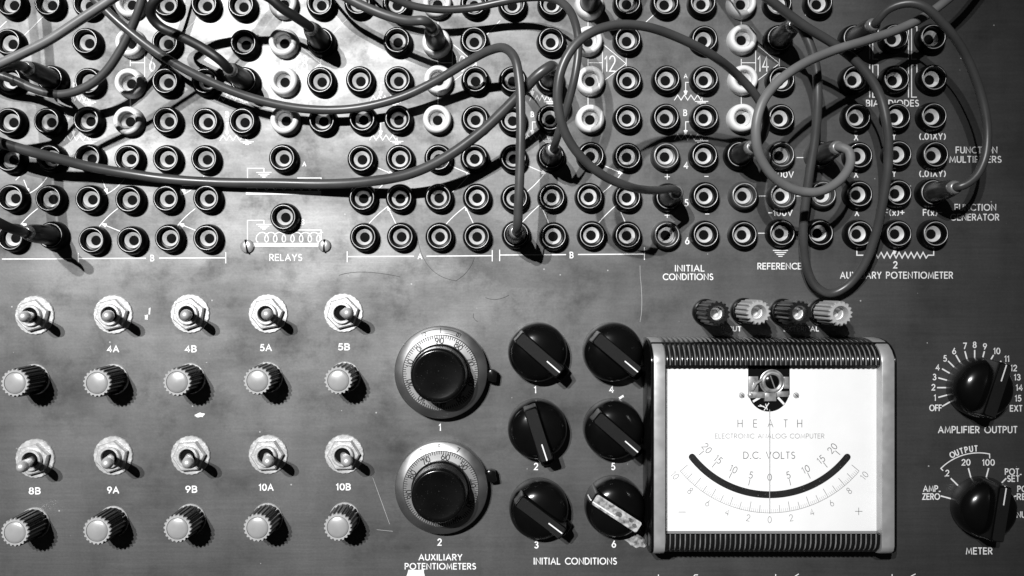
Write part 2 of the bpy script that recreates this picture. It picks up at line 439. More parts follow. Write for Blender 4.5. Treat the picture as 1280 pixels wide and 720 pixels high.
ar = [(lx(MC[0]) + 66.5 * math.cos(math.radians(a)), ly(MC[1]) + 66.5 * math.sin(math.radians(a))) for a in range(135, 75, -3)]
e0 = (lx(1178.5), ly(588)); e1 = (lx(1237), ly(572.5))
mb.ribbon([e0] + ar + [e1], 1.3, .2)
part('printed_scale', mb, 'ink', panel)
# brackets and their letters under the patch field
sym([(1.4, [(3, 323.8), (89, 323.5)]), (1.2, [(98, 316.5), (98, 329)]), (1.4, [(98, 323.3), (182, 322.8)]), (1.4, [(199.5, 322.6), (282, 322.3)]), (1.2, [(282.3, 315.5), (282.3, 328.8)])]); lab('B', 190.5, 322.6, 7)
sym([(1.2, [(434, 314.5), (434, 327.5)]), (1.4, [(434, 320.8), (517, 320.3)]), (1.4, [(533.5, 320.2), (615, 319.6)]), (1.2, [(615.3, 313), (615.3, 326.3)])]); lab('A', 525, 320.3, 6.5)
sym([(1.2, [(624.6, 312.5), (624.6, 326)]), (1.4, [(624.6, 318.8), (707, 318.3)]), (1.4, [(723, 318.1), (805, 317.6)]), (1.2, [(805.5, 309.5), (805.5, 324.5)])]); lab('B', 714.5, 318.8, 7)
def qc(p0, c, p1, n=8):
    return [((1 - t) ** 2 * p0[0] + 2 * t * (1 - t) * c[0] + t * t * p1[0], (1 - t) ** 2 * p0[1] + 2 * t * (1 - t) * c[1] + t * t * p1[1]) for t in [i / n for i in range(n + 1)]]
def arrow(tip, frm, s=4.5):
    t = Vector(tip); d = (Vector(frm) - t).normalized(); q = Vector((-d.y, d.x))
    return [(2.0, [tuple(t + d * s + q * s * .32), tuple(t + d * .6)]), (2.0, [tuple(t + d * s - q * s * .32), tuple(t + d * .6)])]
for a, b in ((12, 60), (110, 160), (207, 257)):
    sym([[(a + 18, 225), (a + 24, 240)], qc((a + 48, 220), (a + 38, 236), (a + 22, 243))] + arrow((a + 24, 241), (a + 18, 225)))
    sym([qc((b - 13, 261), (b - 28, 272), (b - 37, 285)), [(b - 31, 280.5), (b - 10, 289)]] + arrow((b - 32, 280), (b - 10, 289)))
for a, b, o in ((451, 499, 0), (548, 596, 0), (642, 690, -1), (738, 786, -1)):
    sym([[(a + 17, 208 + o), (b - 9, 217.5 + o)], qc((b - 9, 217.5 + o), (b - 19, 231 + o), (a + 14, 243 + o))] + arrow((b - 8, 218 + o), (a + 17, 208 + o)))
    k = -4 if o else 0
    sym([qc((a + 9, 281 + o), (a + 20, 268 + o), (b - 14, 258 + o + k / 2)), [(b - 14, 259 + o + k / 2), (b - 4, 280 + o)]] + arrow((b - 14, 258 + o + k / 2), (b - 4, 280 + o)))
# potentiometer symbols
for x0, x1, y, ax in ((88, 111, 123, 92), (80, 112, 172.5, 92), (272, 301, 123, 284), (275, 308, 172.5, 284), (463, 492, 123, 476), (462, 495, 172, 476), (662, 687, 122.5, 665.5), (656, 686, 171.5, 665.5), (843, 876, 122, 857), (843, 876, 171.3, 857)):
    pts = []; n = 8
    for i in range(n + 1): pts.append((x0 + (x1 - x0) * i / n, y + (3.2 if i % 2 == 0 else -3.2)))
    pts += [(x1 + 1.5, y), (x1 + 2, y + 4.5)]
    sym([pts, [(x1 - 7, y + 4.8), (x1 + 9, y + 4.8)], [(x1 - 4, y + 6.6), (x1 + 6, y + 6.6)], [(x1 - 1, y + 8.2), (x1 + 3, y + 8.2)], [(ax + 9, y - 19), (ax, y - 19), (ax, y - 5)]] + arrow((ax, y - 3.5), (ax, y - 15)))
# amplifier triangles with their numbers
for tx, num, j in ((163, '6', 160), (353.5, '8', 352), (547.5, '10', 546), (735, '12', 735), (926.5, '14', 926)):
    x = tx + 18
    sym([(.9, [(x - 17, 78.5), (x, 78.5)]), (.9, [(x, 63), (x, 103)]), (.9, [(x + 1.5, 56), (x + 29.5, 79.5), (x + 2, 101)]), (.9, [(x + 29.7, 73), (x + 29.7, 85)]),
         (.9, [(tx, 74), (tx, 82.5)]), (.9, [(tx, 22), (tx, 36)]), (.9, [(tx, 118), (tx, 136)])])
    mb = MB(); write(mb, num, lx(x + 9.5), ly(79.5), 19, 12.5 if len(num) == 2 else 6, 1.5, gap=.25)
    part('printed_lettering', mb, 'ink', panel)
for p in (((30, 45), (55, 20)), ((417, 41), (440, 18)), ((609, 43), (625, 26)), ((807, 28), (820, 16)), ((1006.5, 19), (1012, 14)), ((226, 44), (247, 23))): sym([list(p)])
sym([[(20, 225), (29, 216)], [(8, 27), (-6, 40)]])
# bias diode pulse signs
for dx in (0, -48.5):
    for dy in (0, 47.5):
        y0, y1 = 33.5 + dy, 74 + dy
        sym([[(1135.5 + dx, y0), (1135.5 + dx, y1)], [(1145.5 + dx, y1), (1139.3 + dx, y1), (1139.3 + dx, y0), (1146 + dx, y0), (1146 + dx, y0 + 20.5), (1149 + dx, y0 + 20.5)]], 1.25)
# auxiliary potentiometer resistor
z = [(1071, 311), (1071, 319), (1088, 319)]
for i in range(19): z.append((1090 + i * 3.75, 319 + (3.6 if i % 2 == 0 else -3.6)))
z += [(1160, 319), (1167, 319), (1167, 311)]
sym([z] + arrow((1118.5, 317), (1118.5, 308)), 1.4)
sym([(1.2, [(975.5 - k, y), (975.5 + k, y)]) for k, y in ((9, 313), (6.8, 315.6), (4.5, 318), (2.2, 320.4))])
sym([[(996, 197), (1012, 197)], [(996, 245), (1012, 245)], [(995, 291.3), (1009, 291.3)], [(949, 245), (962, 245)], [(948, 291.5), (962, 291.5)], [(944, 197), (960, 197)]], 1.0)
# relay symbols
for yb, x0 in ((306, 318), (241, 309)):
    o = yb - 306
    gx = 330
    L_ = [(1.2, [(309.5, 301 + o), (309.5, 275.5 + o), (gx, 275.5 + o), (gx, 280 + o)])]
    L_ += [(1.2, [(gx - k, y + o), (gx + k, y + o)]) for k, y in ((9, 280.6), (6.5, 282.8), (4, 284.8), (1.6, 286.6))]
    pts = []
    for i in range(0, 7 * 16 + 9):
        a = 2 * PI * i / 16
        pts.append((322.5 + 10.8 * i / 16 - 6.2 * math.sin(a) * .75, 296.5 + o - 6 * math.cos(a + PI)))
    L_ += [(1.2, pts), (1.2, [(372, 287.5 + o), (401.5, 287.5 + o), (401.5, 299 + o), (398, 303 + o)]), (4.6, [(x0, yb), (400, yb)])]
    sym(L_)
# cut-off line of lettering along the bottom edge
sym([[(823, 718.5), (823, 726)], [(866, 722), (868.5, 718.5), (872, 718.5)], [(969.5, 718), (969.5, 728)], [(994, 728), (994, 720), (998, 717.5)], [(1115, 718), (1115, 728)], [(1139, 728), (1139, 720), (1144, 717.5)]], 1.1)
# wear on the panel: tape scrap, residue, scratches and hairlines
def blob(pts, z=.35, jit=1.0, n=3):
    mb = MB(); P = []
    for i in range(len(pts)):
        a, b = pts[i], pts[(i + 1) % len(pts)]
        for k in range(n):
            t = k / n; P.append((lx(a[0] + (b[0] - a[0]) * t) + random.uniform(-jit, jit), ly(a[1] + (b[1] - a[1]) * t) + random.uniform(-jit, jit)))
    cx = sum(p[0] for p in P) / len(P); cy = sum(p[1] for p in P) / len(P)
    vs = [(cx, cy, z)] + [(p[0], p[1], z) for p in P]
    mb.add(vs, [(0, 1 + (i + 1) % len(P), 1 + i) for i in range(len(P))]); return mb
part('tape_scrap', blob([(507, 722), (511, 712), (530, 712), (531, 722)], jit=.5), 'white', panel, 'scrap of white tape at the bottom edge')
part('residue', blob([(778, 672), (790, 669), (801, 662), (806, 668), (806, 682), (797, 685), (787, 681)], jit=2.0), 'smear', panel, 'chalky white residue beside the lower right knob')
part('paint_chip', blob([(243, 519), (250, 516), (257, 517), (254, 521), (246, 522)], jit=.6), 'paintline', panel)
part('paint_chip', blob([(181, 394), (185, 393), (185, 400), (181, 399)], jit=.5), 'paintline', panel)
part('paint_chip', blob([(186, 386), (188.5, 384), (188, 393), (186, 393)], jit=.3), 'paintline', panel)
part('paint_chip', blob([(773, 497), (779, 493), (780, 496), (775, 499)], jit=.4), 'paintline', panel)
sym([(.6, qc((801, 352), (804, 385), (800, 402))), (.5, qc((801, 352), (800, 345), (800, 332)))], name='scratch', m='scratch')
sym([(.45, [(466, 597), (487, 655)]), (.45, [(471, 662), (491, 664)]), (.4, [(20, 560), (31, 566)])], name='scratch', m='scratch')
sym([(.5, qc((521, 290), (526, 345), (570, 351), 14)), (.5, qc((570, 351), (588, 340), (593, 322))), (.5, qc((424, 344), (450, 335), (500, 346)))], name='scratch', m='hair')
sym([(.5, qc((607, 372), (620, 378), (636, 369))), (.5, qc((592, 392), (590, 398), (597, 402))), (.5, qc((627, 295), (645, 262), (700, 250)))], name='scratch', m='hair')

# ------------------------------------------------------------------ banana jacks
JH = 13
def jack_meshes(kind):
    b = MB()
    if kind == 'white':
        b.lathe([(18.4, -.5), (18.2, 4.5), (17.4, 9.5), (15.9, 12), (14.2, 13), (12.0, 12.8), (10.8, 11.6), (10.3, 4)], 44, cap=False)
    else:
        b.lathe([(18.2, -.5), (18.1, 4), (17.4, 8.5), (16.5, 11.4), (15.4, 12.9), (13.6, 12.9), (13.2, 12), (12.4, 4.2), (9.9, 3.6)], 44, cap=False)
    s = MB(); s.lathe([(10.2, 2.6), (10.1, 4.8), (9.6, 5.2), (9.1, 4.9), (6.5, 1.6), (6.15, 1.3), (6.1, .3)], 36, cap=False)
    hole = MB(); hole.lathe([(6.05, .5), (6.0, .5)], 24)
    r = MB(); r.torus(14.3, .42, 12.95, 48, 6)
    bm = {'white': 'white', 'black': 'jackblack', 'grey': 'greyplastic'}[kind]
    return b.mesh('jack_body', bm, 60), s.mesh('metal_sleeve', 'sleeve', 50), r.mesh('rim', 'rim', 180), hole.mesh('socket_hole', 'dark')
JM = {k: jack_meshes(k) for k in ('black', 'white', 'grey')}
for k in ('white', 'grey'): pass
def make_jack(kind, label):
    t = thing('banana_jack', 640, 360, label, 'jack', 'banana jacks of the patch field')
    part('jack_body', JM[kind][0], None, t); part('metal_sleeve', JM[kind][1], None, t)
    part('socket_hole', JM[kind][3], None, t)
    if kind != 'white': part('rim', JM[kind][2], None, t)
    return t
rows = [
 [(11, 3), (59, 3), (107, 4), (160, 2.5, 'w'), (207, 4), (255, 4), (301, 5), (352, 2, 'w'), (399.5, 3), (447, 2), (495, 3), (546, 2, 'w'), (592.5, 3), (640.5, 3.5), (690, 3), (737.5, 3, 'w', 1), (785, 2), (832.5, 2.5), (879, 2), (929, 2, 'w'), (974, 3), (1025, 2)],
 [(9, 52), (106, 51), (160, 51.5, 'w'), (206, 52), (304, 53), (352.5, 51, 'w'), (400, 50.5, 'b', 1), (496, 50), (545, 51, 'w', 1), (592.5, 49.5), (689, 50), (736, 49, 'w'), (785, 48.5), (881, 48), (930, 47, 'w'), (975, 47.5, 'b', 1), (1070, 47, 'b', 1), (1120, 46), (1167, 46)],
 [(10, 99), (62, 98, 'b', 1), (109, 101), (159, 102, 'w'), (206, 101), (255.5, 101), (304, 100, 'b', 1), (353, 100, 'w'), (400, 100), (449, 99), (497, 99), (547.5, 98, 'w'), (594, 99), (641, 99), (688, 98, 'b', 1), (738.5, 99, 'w'), (785.5, 99), (834, 98), (882, 98), (931, 98, 'w'), (977.5, 99), (1070, 98), (1121, 98), (1168, 97)],
 [(10, 151), (58, 151), (107.5, 149.5), (157.5, 150, 'w'), (207, 150), (256, 151), (302.5, 151), (354.5, 149, 'w'), (402, 149.5), (452.5, 148), (497, 148), (546, 148, 'w'), (594, 148), (641, 149), (688, 147), (738.5, 147.5, 'w'), (785, 146.5), (833, 146), (882, 146), (929.5, 146.5, 'w'), (977, 146.5), (1072.5, 145.5), (1122.5, 145), (1168, 144.5)],
 [(10, 198), (61, 197), (109, 197), (159, 197.5), (207, 198), (255, 198), (352.5, 197), (451, 198), (499, 197.5), (547.5, 197), (593, 197), (642, 197), (689, 195, 'b', 1), (739, 194), (785, 195), (833, 194.5, 'g'), (881, 194), (925, 193, 'b', 1), (977.5, 193, 'g'), (1027, 193, 'g', 1), (1075, 194), (1124, 192), (1170, 193)],
 [(12.5, 247), (60, 248), (110, 248.5), (160, 249), (207, 248), (257.5, 247.5), (452.5, 247), (499, 247), (548, 246.5), (596, 246.5), (643.5, 247), (690, 246), (737, 245.5), (785, 246), (836, 246, 'b', 1), (882.5, 244.5), (931, 244, 'g'), (979, 244, 'g'), (1029.5, 242.5, 'g'), (1075, 242.5), (1124, 241), (1167, 240.5, 'b', 1)],
 [(12.5, 297), (62.5, 294, 'b', 1), (114, 300), (162, 300), (209.5, 297.5), (257.5, 297.5), (454, 296), (500.5, 295.5), (549, 295.5), (596, 295.5), (645, 293, 'b', 1), (692, 295), (740, 293.5), (785, 294), (834, 293.5, 'g'), (882.5, 293), (930.5, 293), (978, 291), (1026, 291), (1075.5, 292), (1124, 292), (1170, 292)],
]
ORD = ['first', 'second', 'third', 'fourth', 'fifth', 'sixth', 'seventh', 'eighth', 'ninth', 'tenth', 'eleventh', 'twelfth', 'thirteenth']
ROW = ['top', 'second', 'third', 'fourth', 'fifth', 'sixth', 'bottom']
protos = {}
def jack(x, y, kind, label):
    bx, by = un(x, y, JH)
    if kind not in protos:
        t = protos[kind] = make_jack(kind, label); place(t, bx, by, 0)
    else: dup(protos[kind], bx, by, label, random.uniform(0, 6))
for ri, row in enumerate(rows):
    n = len(row)
    for i, j in enumerate(row):
        k = {'b': 'black', 'w': 'white', 'g': 'grey'}[j[2] if len(j) > 2 else 'b']; pl = len(j) > 3
        if i <= (n - 1) // 2: where = (ORD[i] + ' from the left') if i else 'leftmost'
        else: where = (ORD[n - 1 - i] + ' from the right') if i < n - 1 else 'rightmost'
        jack(j[0], j[1], k, '%s round jack %s, %s in the %s row of jacks' % (k, 'holding a plug' if pl else 'left open', where, ROW[ri]))
jack(354, 271, 'black', 'lone black round jack beside the letter B, above the RELAYS lettering')

# ------------------------------------------------------------------ relay screws
def screw(x, y, r, a, label):
    t = thing('slotted_screw', x, y, label, 'screw', 'slotted screws by the relay symbol', rz=a)
    mb = MB()
    prof = [(r, -.5), (r, 1.5)] + [(r * math.cos(q * PI / 14), 1.5 + r * .42 * math.sin(q * PI / 14)) for q in range(1, 7)]
    mb.lathe(prof, 32)
    part('screw_head', mb, 'screw', t)
    s = MB(); zt = 1.5 + r * .42
    s.box(-.95, .95, -r * .96, r * .96, 1.2, zt + .15)
    part('slot', s, 'dark', t)
screw(309.5, 308, 8.6, .17, 'slotted screw left of the RELAYS lettering')
screw(406, 307, 8.0, -.03, 'slotted screw right of the RELAYS lettering, at the coil end')

# ------------------------------------------------------------------ toggle switches
def toggle(x, y, tx, ty, label):
    t = thing('toggle_switch', x, y, label, 'switch', 'toggle switches on the lower left')
    rr = random.Random(int(x * 7 + y))
    wm = MB(); ph = rr.uniform(0, 6)
    wm.lathe([(24.3, -.5), (24.3, 1.2), (23.5, 2.0), (14, 2.0)], 72, rmod=lambda a, z, r: (.35 * math.sin(23 * a + ph) * (r > 20)), cap=False)
    part('washer', wm, 'nut', t)
    nm = MB(); a0 = rr.uniform(-.25, .1) + .26
    hexa = [(20.6 * math.cos(a0 + i * PI / 3), 20.6 * math.sin(a0 + i * PI / 3)) for i in range(6)]
    n0 = [(p[0], p[1], 2.0) for p in hexa]; n1 = [(p[0], p[1], 6.6) for p in hexa]
    n2 = [(p[0] * .92, p[1] * .92, 8.2) for p in hexa]; n3 = [(p[0] * .62, p[1] * .62, 8.4) for p in hexa]
    nm.loft([n0, n1, n2, n3])
    part('hex_nut', nm, 'nut', t)
    bm = MB(); bm.lathe([(13.6, 6), (13.6, 11.5), (12.8, 12.6), (10.2, 12.6), (9.6, 11.5), (9.0, 4), (8.9, 4)], 36, cap=False)
    bm.torus(13.0, .5, 10.2, 36, 6)
    part('bushing', bm, 'nut', t)
    hm = MB(); hm.lathe([(9.3, 8.9), (9.2, 9.0)], 24)
    part('bushing_hollow', hm, 'dark', t)
    # lever thrown sideways; its end sits where the photo shows it
    hx, hy = un(tx, ty, 50); d = Vector((hx - x, y - hy, 44.0)); u = d.normalized(); base = Vector((0, 0, 6))
    tip = base + d; pts = []; rad = []
    for f, r in ((0, 3.9), (.25, 4.6), (.55, 5.6), (.8, 6.6), (.9, 6.9), (.96, 6.8), (1.0, 6.4), (1.04, 5.6), (1.08, 4.4), (1.105, 2.8), (1.115, 1.0)):
        pts.append(base + d * f); rad.append(r)
    lm = MB(); nn = len(pts)
    lm.tube(pts, lambda q: rad[int(round(q * (nn - 1)))], 20)
    part('lever', lm, 'chrome', t, sharp=60)
T1 = [((44, 394), (30.5, 396)), ((142, 393), (135, 395)), ((238, 392), (232.5, 394)), ((335.5, 392), (334, 393)), ((429.5, 391), (434.5, 391.5))]
T2 = [((44.5, 573), (27.5, 584)), ((142, 569.5), (134, 579.5)), ((238.5, 569), (235, 579)), ((335.5, 568), (335.5, 577)), ((430.5, 567.5), (434, 577))]
L1 = ['metal toggle switch at the left end of the upper switch row', 'metal toggle switch above the printed label 4A', 'metal toggle switch above the printed label 4B', 'metal toggle switch above the printed label 5A', 'metal toggle switch above the printed label 5B']
L2 = ['metal toggle switch above the printed label ' + q for q in ('8B', '9A', '9B', '10A', '10B')]
for (b, t), l in zip(T1 + T2, L1 + L2): toggle(b[0], b[1], t[0], t[1], l)

# ------------------------------------------------------------------ fluted potentiometer knobs
def fl(a, z, r):
    if r < 15 or z < 4: return 0
    s_ = math.sin(20 * a); return .85 * max(-1, min(1, 2.2 * s_))
kw = MB(); kw.lathe([(19.2, -.5), (19.2, 1.0), (18.6, 1.8), (12, 1.8)], 48, cap=False); kw.lathe([(12, 1.5), (12, 2.5)], 6)
kb = MB(); kb.lathe([(17.4, 2.4), (17.6, 4.2), (17.2, 12), (16.45, 38.6)], 160, rmod=fl, cap=False)
kr = MB(); kr.lathe([(16.45, 38.6), (16.2, 40.2), (15.6, 41), (13.1, 41), (13.0, 38.5), (12.9, 38)], 160, rmod=fl, cap=False)
kc = MB(); kc.lathe([(12.6, 37.5), (12.6, 40.6), (12.2, 41.0), (9.5, 41.7), (5.5, 42.4), (1.2, 42.7)], 48)
kg = MB(); kg.lathe([(13.0, 38.6), (12.9, 38.6)], 40)
k0 = thing('fluted_knob', 0, 0, '', 'knob', 'fluted knobs on the lower left')
part('washer', kw, 'nut', k0); part('knob_body', kb, 'black', k0, sharp=30); part('end_ring', kr, 'knobgrey', k0, sharp=30); part('end_cap', kc, 'cap', k0); part('cap_groove', kg, 'dark', k0)
K = [(43.5, 474, 'grey fluted knob at the left end of the upper knob row')] + [(x, y, 'grey fluted knob below the printed label ' + l) for x, y, l in
     ((142, 474, '4A'), (238, 473, '4B'), (334.5, 471.5, '5A'), (431.5, 471, '5B'), (43.5, 653.5, '8B'), (142, 651.5, '9A'), (238.5, 648.8, '9B'), (334.5, 647.8, '10A'), (431, 647, '10B'))]
for i, (x, y, l) in enumerate(K):
    a = random.uniform(0, 6)
    if i == 0: place(k0, x, y, 0, a); k0['label'] = l
    else: dup(k0, x, y, l, a)

# ------------------------------------------------------------------ turns-counting dials
def skz(r): return 15.5 + (56.0 - r) / 9.2 * 2.9
def turns_dial(x, y, label, first, ang0, lock_a, windowed):
    t = thing('turns_dial', x, y, label, 'dial', 'turns counting dials')
    sk = MB(); sk.lathe([(55.5, -.5), (57.2, 1), (57.4, 13), (57.0, 14.8), (56.0, 15.5), (46.8, 18.4), (46.5, 18.2), (46.3, 17)], 96, cap=False)
    sko = part('skirt', sk, 'alu', t)
    sc = MB(); sc.lathe([(46.2, 17), (46.1, 18.8), (45.7, 19.2), (34, 19.9)], 96, cap=False)
    sco = part('scale_ring', sc, 'alu_scale', t)
    en = MB()
    for i in range(100):
        a = ang0 + 2 * PI * i / 100; r0 = 42.6 if i % 5 else 41.6
        if i % 10 == 0: r0 = 37
        en.ribbon([(r0 * math.cos(a), r0 * math.sin(a)), (45.6 * math.cos(a), 45.6 * math.sin(a))], .75, .2, zf=lambda r: 19.2 + (45.7 - r) * .06)
    for i in range(10):
        a = ang0 - 2 * PI * i / 10; v = (first - 10 * i) % 100; ds = '%d' % v if v else '0'
        if v:
            for q, ch in ((.078, ds[0]), (-.078, ds[1])):
                write(en, ch, 39.4 * math.cos(a + q), 39.4 * math.sin(a + q), 6.6, wt=.95, rot=a + q - PI / 2, z=.25, zf=lambda r: 19.2 + (45.7 - r) * .06)
        else: write(en, '0', 39.4 * math.cos(a + .08), 39.4 * math.sin(a + .08), 6.6, wt=.95, rot=a + .08 - PI / 2, z=.25, zf=lambda r: 19.2 + (45.7 - r) * .06)
    part('engraving', en, 'engrave', sco)
    e2 = MB()
    if windowed:
        loop = arc(0, 0, 53.4, 53.4, 62, 116, 22) + arc(0, 0, 48.6, 48.6, 116, 62, 22)
        e2.ribbon(loop, .6, .3, closed=True, zf=skz)
        e2.ribbon([(0, 48.8), (0, 54.6)], .7, .35, zf=skz)
        write(e2, '0', 51 * math.cos(math.radians(66)), 51 * math.sin(math.radians(66)), 4.2, wt=.7, rot=math.radians(-24), z=.35, zf=skz)
        write(e2, '2', 51 * math.cos(math.radians(112)), 51 * math.sin(math.radians(112)), 4.2, wt=.7, rot=math.radians(22), z=.35, zf=skz)
    else:
        for ch, a in (('9', 118), ('8', 92.5), ('7', 66)):
            a = math.radians(a); write(e2, ch, 51.3 * math.cos(a), 51.3 * math.sin(a), 5.4, wt=.85, rot=a - PI / 2, z=.35, zf=skz)
    part('engraving', e2, 'engrave', sko)
    kn = MB(); kn.lathe([(35.8, 18), (35.8, 27), (35.2, 28.6), (34.2, 29.2), (33.6, 30.4), (32.8, 50), (32.2, 53.5), (30.8, 55.6), (29.0, 56.2), (26, 55.4), (14, 54.6), (1, 54.4)], 72)
    part('knob', kn, 'knobtop', t, sharp=40)
    lk = MB(); ca, sa = math.cos(lock_a), math.sin(lock_a)
    def rot(p): return (p[0] * ca - p[1] * sa, p[0] * sa + p[1] * ca)
    lk.prism([rot(p) for p in ((58.3, -6.5), (65, -7.5), (68.5, -7), (69.5, 5), (65, 7.5), (61, 8), (58.3, 6))], 5, 17, 1.6)
    lk.prism([rot(p) for p in ((54, -3), (60, -3), (60, 3), (54, 3))], 10, 14, .5)
    part('lock_lever', lk, 'black', t)
turns_dial(552.3, 463.9, 'silver turns-counting dial with black knob, directly above printed number 1', 90, math.radians(92), math.radians(-4), True)
turns_dial(552.8, 606.2, 'silver turns-counting dial with black knob, above the AUXILIARY POTENTIOMETERS lettering', 60, math.radians(82), math.radians(13), False)

# ------------------------------------------------------------------ round pointer knobs with a raised bar
def pointer_knob(x, y, ang, label, lug=True, tape=False, tall=0, group='round pointer knobs', back=False):
    t = thing('pointer_knob', x, y, label, 'knob', group, rz=ang)
    b = MB()
    b.lathe([(36.0, .3), (36.8, 2), (36.7, 12), (36.0, 18), (34.6, 22.5), (31.8, 27), (27.5, 30.6), (21, 33.4), (12, 35.2), (2, 35.8)], 72)
    if lug:
        def L(z, k): return [(26, -13 * k, z), (37, -11 * k, z), (46 * (1 - (1 - k) * .4), -8.6 * k, z), (47.4 * (1 - (1 - k) * .45), 0, z), (46 * (1 - (1 - k) * .4), 8.6 * k, z), (37, 11 * k, z), (26, 13 * k, z)]
        b.loft([L(.3, 1), L(9, 1), L(12.5, .93), L(14, .8)])
    part('knob_body', b, 'black', t, sharp=40)
    # the bar: waisted block with rounded top edges
    def sec(xx, hw, z): return hw, z
    rings = []
    N = 18
    def outline(hw, x0, x1, rc):
        P = []
        for cx, cy, a0 in ((x1 - rc, -hw + rc, -90), (x1 - rc, hw - rc, 0), (x0 + rc, hw - rc, 90), (x0 + rc, -hw + rc, 180)):
            for q in range(6):
                a = math.radians(a0 + 90 * q / 5); P.append((cx + rc * math.cos(a), cy + rc * math.sin(a)))
        return P
    prof = [(9.8, -34.5, 37.5, 3, 8), (9.2, -33.8, 36.8, 3, 20), (8.3, -32.4, 35.6, 3, 38), (8.1, -32.0, 35.2, 3, 43), (7.7, -31.4, 34.6, 2.8, 45.2), (7.0, -30.4, 33.6, 2.4, 46.4)]
    bar = MB(); bar.loft([[(p[0], p[1], z) for p in outline(hw, x0, x1, rc)] for hw, x0, x1, rc, z in [(q[0], q[1], q[2], q[3], q[4] + (tall if q[4] > 30 else 0)) for q in prof]], cap=False)
    part('grip_bar', bar, 'black', t, sharp=50)
    top = MB(); top.prism([p for p in outline(6.9, -30.2, 33.4, 2.4)], 44 + tall, 46.45 + tall)
    part('bar_inlay', top, 'tape' if tape else 'bar', t, 'worn dirty white strip on the bar' if tape else None)
    ln = MB()
    if tape:
        ln.add([(2, 3.0, 46.75), (2, 4.6, 46.75), (33, 4.6, 46.75), (33, 3.0, 46.75), (36.2, 4.6, 42), (36.2, 3.0, 42), (37.8, 4.6, 22), (37.8, 3.0, 22)], [(0, 3, 2, 1), (3, 5, 4, 2), (5, 7, 6, 4)])
    else:
        ln.add([(13, -.5, 46.75), (13, 1.0, 46.75), (33.4, 1.0, 46.75), (33.4, -.5, 46.75), (35.6, 1.0, 43.2), (35.6, -.5, 43.2)], [(0, 3, 2, 1), (3, 5, 4, 2)])
    ln.v = [(p[0], p[1], p[2] + tall) for p in ln.v]
    part('pointer_line', ln, 'paintline', t)
    if tape:
        for cx, cy, r, n, sd in ((-1, -.6, 4.0, 15, 1), (-17, -2.6, 3.0, 13, 2), (-24, .5, 2.6, 12, 5), (13, -2.8, 1.8, 11, 9), (4, 4.2, 1.5, 10, 3)):
            dm = MB(); rg = random.Random(sd)
            P = [(cx + r * (1.25 * math.cos(2 * PI * q / n)) * rg.uniform(.65, 1.1), cy + r * math.sin(2 * PI * q / n) * rg.uniform(.6, 1.05), 46.62) for q in range(n)]
            dm.add([(cx, cy, 46.62)] + P, [(0, 1 + q, 1 + (q + 1) % n) for q in range(n)])
            part('dirt_patch', dm, 'grime', t)
for x, y, a, l in ((672, 440, -41, 'black round pointer knob above printed number 1 of the initial conditions'), (766, 440, -40, 'black round pointer knob above printed number 4, beside the meter corner'),
                   (671.7, 536.5, -72, 'black round pointer knob above number 2, its bar nearly upright'), (766.5, 536.5, -41, 'black round pointer knob above number 5, left of the meter'),
                   (673.5, 636.5, -37, 'black round pointer knob above number 3 and INITIAL CONDITIONS lettering')):
    bx, by = un(x, y, 13); pointer_knob(bx, by, math.radians(a), l, group='initial condition knobs')
bx, by = un(768, 633.5, 13)
pointer_knob(bx, by, math.radians(147), 'black round knob above number 6 with a worn dirty white strip on its bar', lug=False, tape=True, group='initial condition knobs')
pointer_knob(AC[0] + .3, AC[1] - 1, math.radians(72), 'glossy black selector knob inside the AMPLIFIER OUTPUT number ring', lug=False, tall=2, group='selector knobs at right')
pointer_knob(MC[0] + .3, MC[1] - 1, math.radians(81), 'glossy black selector knob above the METER lettering', lug=False, tall=2, group='selector knobs at right')

# ------------------------------------------------------------------ binding posts
def post(x, y, m, label):
    t = thing('binding_post', x, y, label, 'binding post', 'binding posts above the meter')
    c = MB(); c.lathe([(16.4, -.5), (16.4, 6), (15.6, 7.6), (13.4, 8.2), (13.2, 10), (15.0, 10.6), (15.2, 14), (14.4, 15.2), (11, 15.6)], 40, cap=False)
    part('base_collar', c, 'black', t)
    b = MB()
    b.lathe([(11, 15.6), (13.6, 16.4), (13.9, 18), (13.9, 62), (13.3, 65), (12.2, 66), (9.2, 66), (8.6, 65), (7.9, 58), (7.4, 50)], 128, cap=False,
            rmod=lambda a, z, r: (1.0 * max(-1, min(1, 2.0 * math.sin(16 * a))) if (r > 12 and 17 < z) else 0))
    part('fluted_cap', b, m, t, sharp=30)
    s = MB(); s.lathe([(7.7, 53.5), (6.6, 53), (4.6, 49), (4.2, 46)], 28)
    part('socket', s, 'sleeve', t)
post(881, 389.8, 'postdark', 'dark binding post, leftmost of four, above the meter')
post(928.6, 388.6, 'postlight', 'pale fluted binding post beside the INPUT lettering')
post(977, 389.5, 'postdark', 'dark binding post between two pale ones, above the EXTERNAL lettering')
post(1024.6, 390, 'postlight', 'pale fluted binding post, rightmost of four, above the meter')

# ------------------------------------------------------------------ panel meter
mx0, my0 = 948, 548
met = thing('panel_meter', mx0, my0, 'large rectangular voltmeter with white dial and black ribbed trim', 'meter')
def mp(x, y, h): return (x - mx0, my0 - y, h)
def mu(px, py, h):
    a, b = un(px, py, h); return (a - mx0, my0 - b)
b = MB()
def rrect(x0, x1, y0, y1, r, n=6):
    P = []
    for cx, cy, a0 in ((x1 - r, y1 - r, -90), (x1 - r, y0 + r, 0), (x0 + r, y0 + r, 90), (x0 + r, y1 - r, 180)):
        for q in range(n):
            a = math.radians(a0 + 90 * q / (n - 1)); P.append((cx + r * math.cos(a) - mx0, my0 - (cy - r * math.sin(a))))
    return P
b.prism(rrect(803.5, 1093, 425, 676.5, 5), -.5, 43, 2.5)
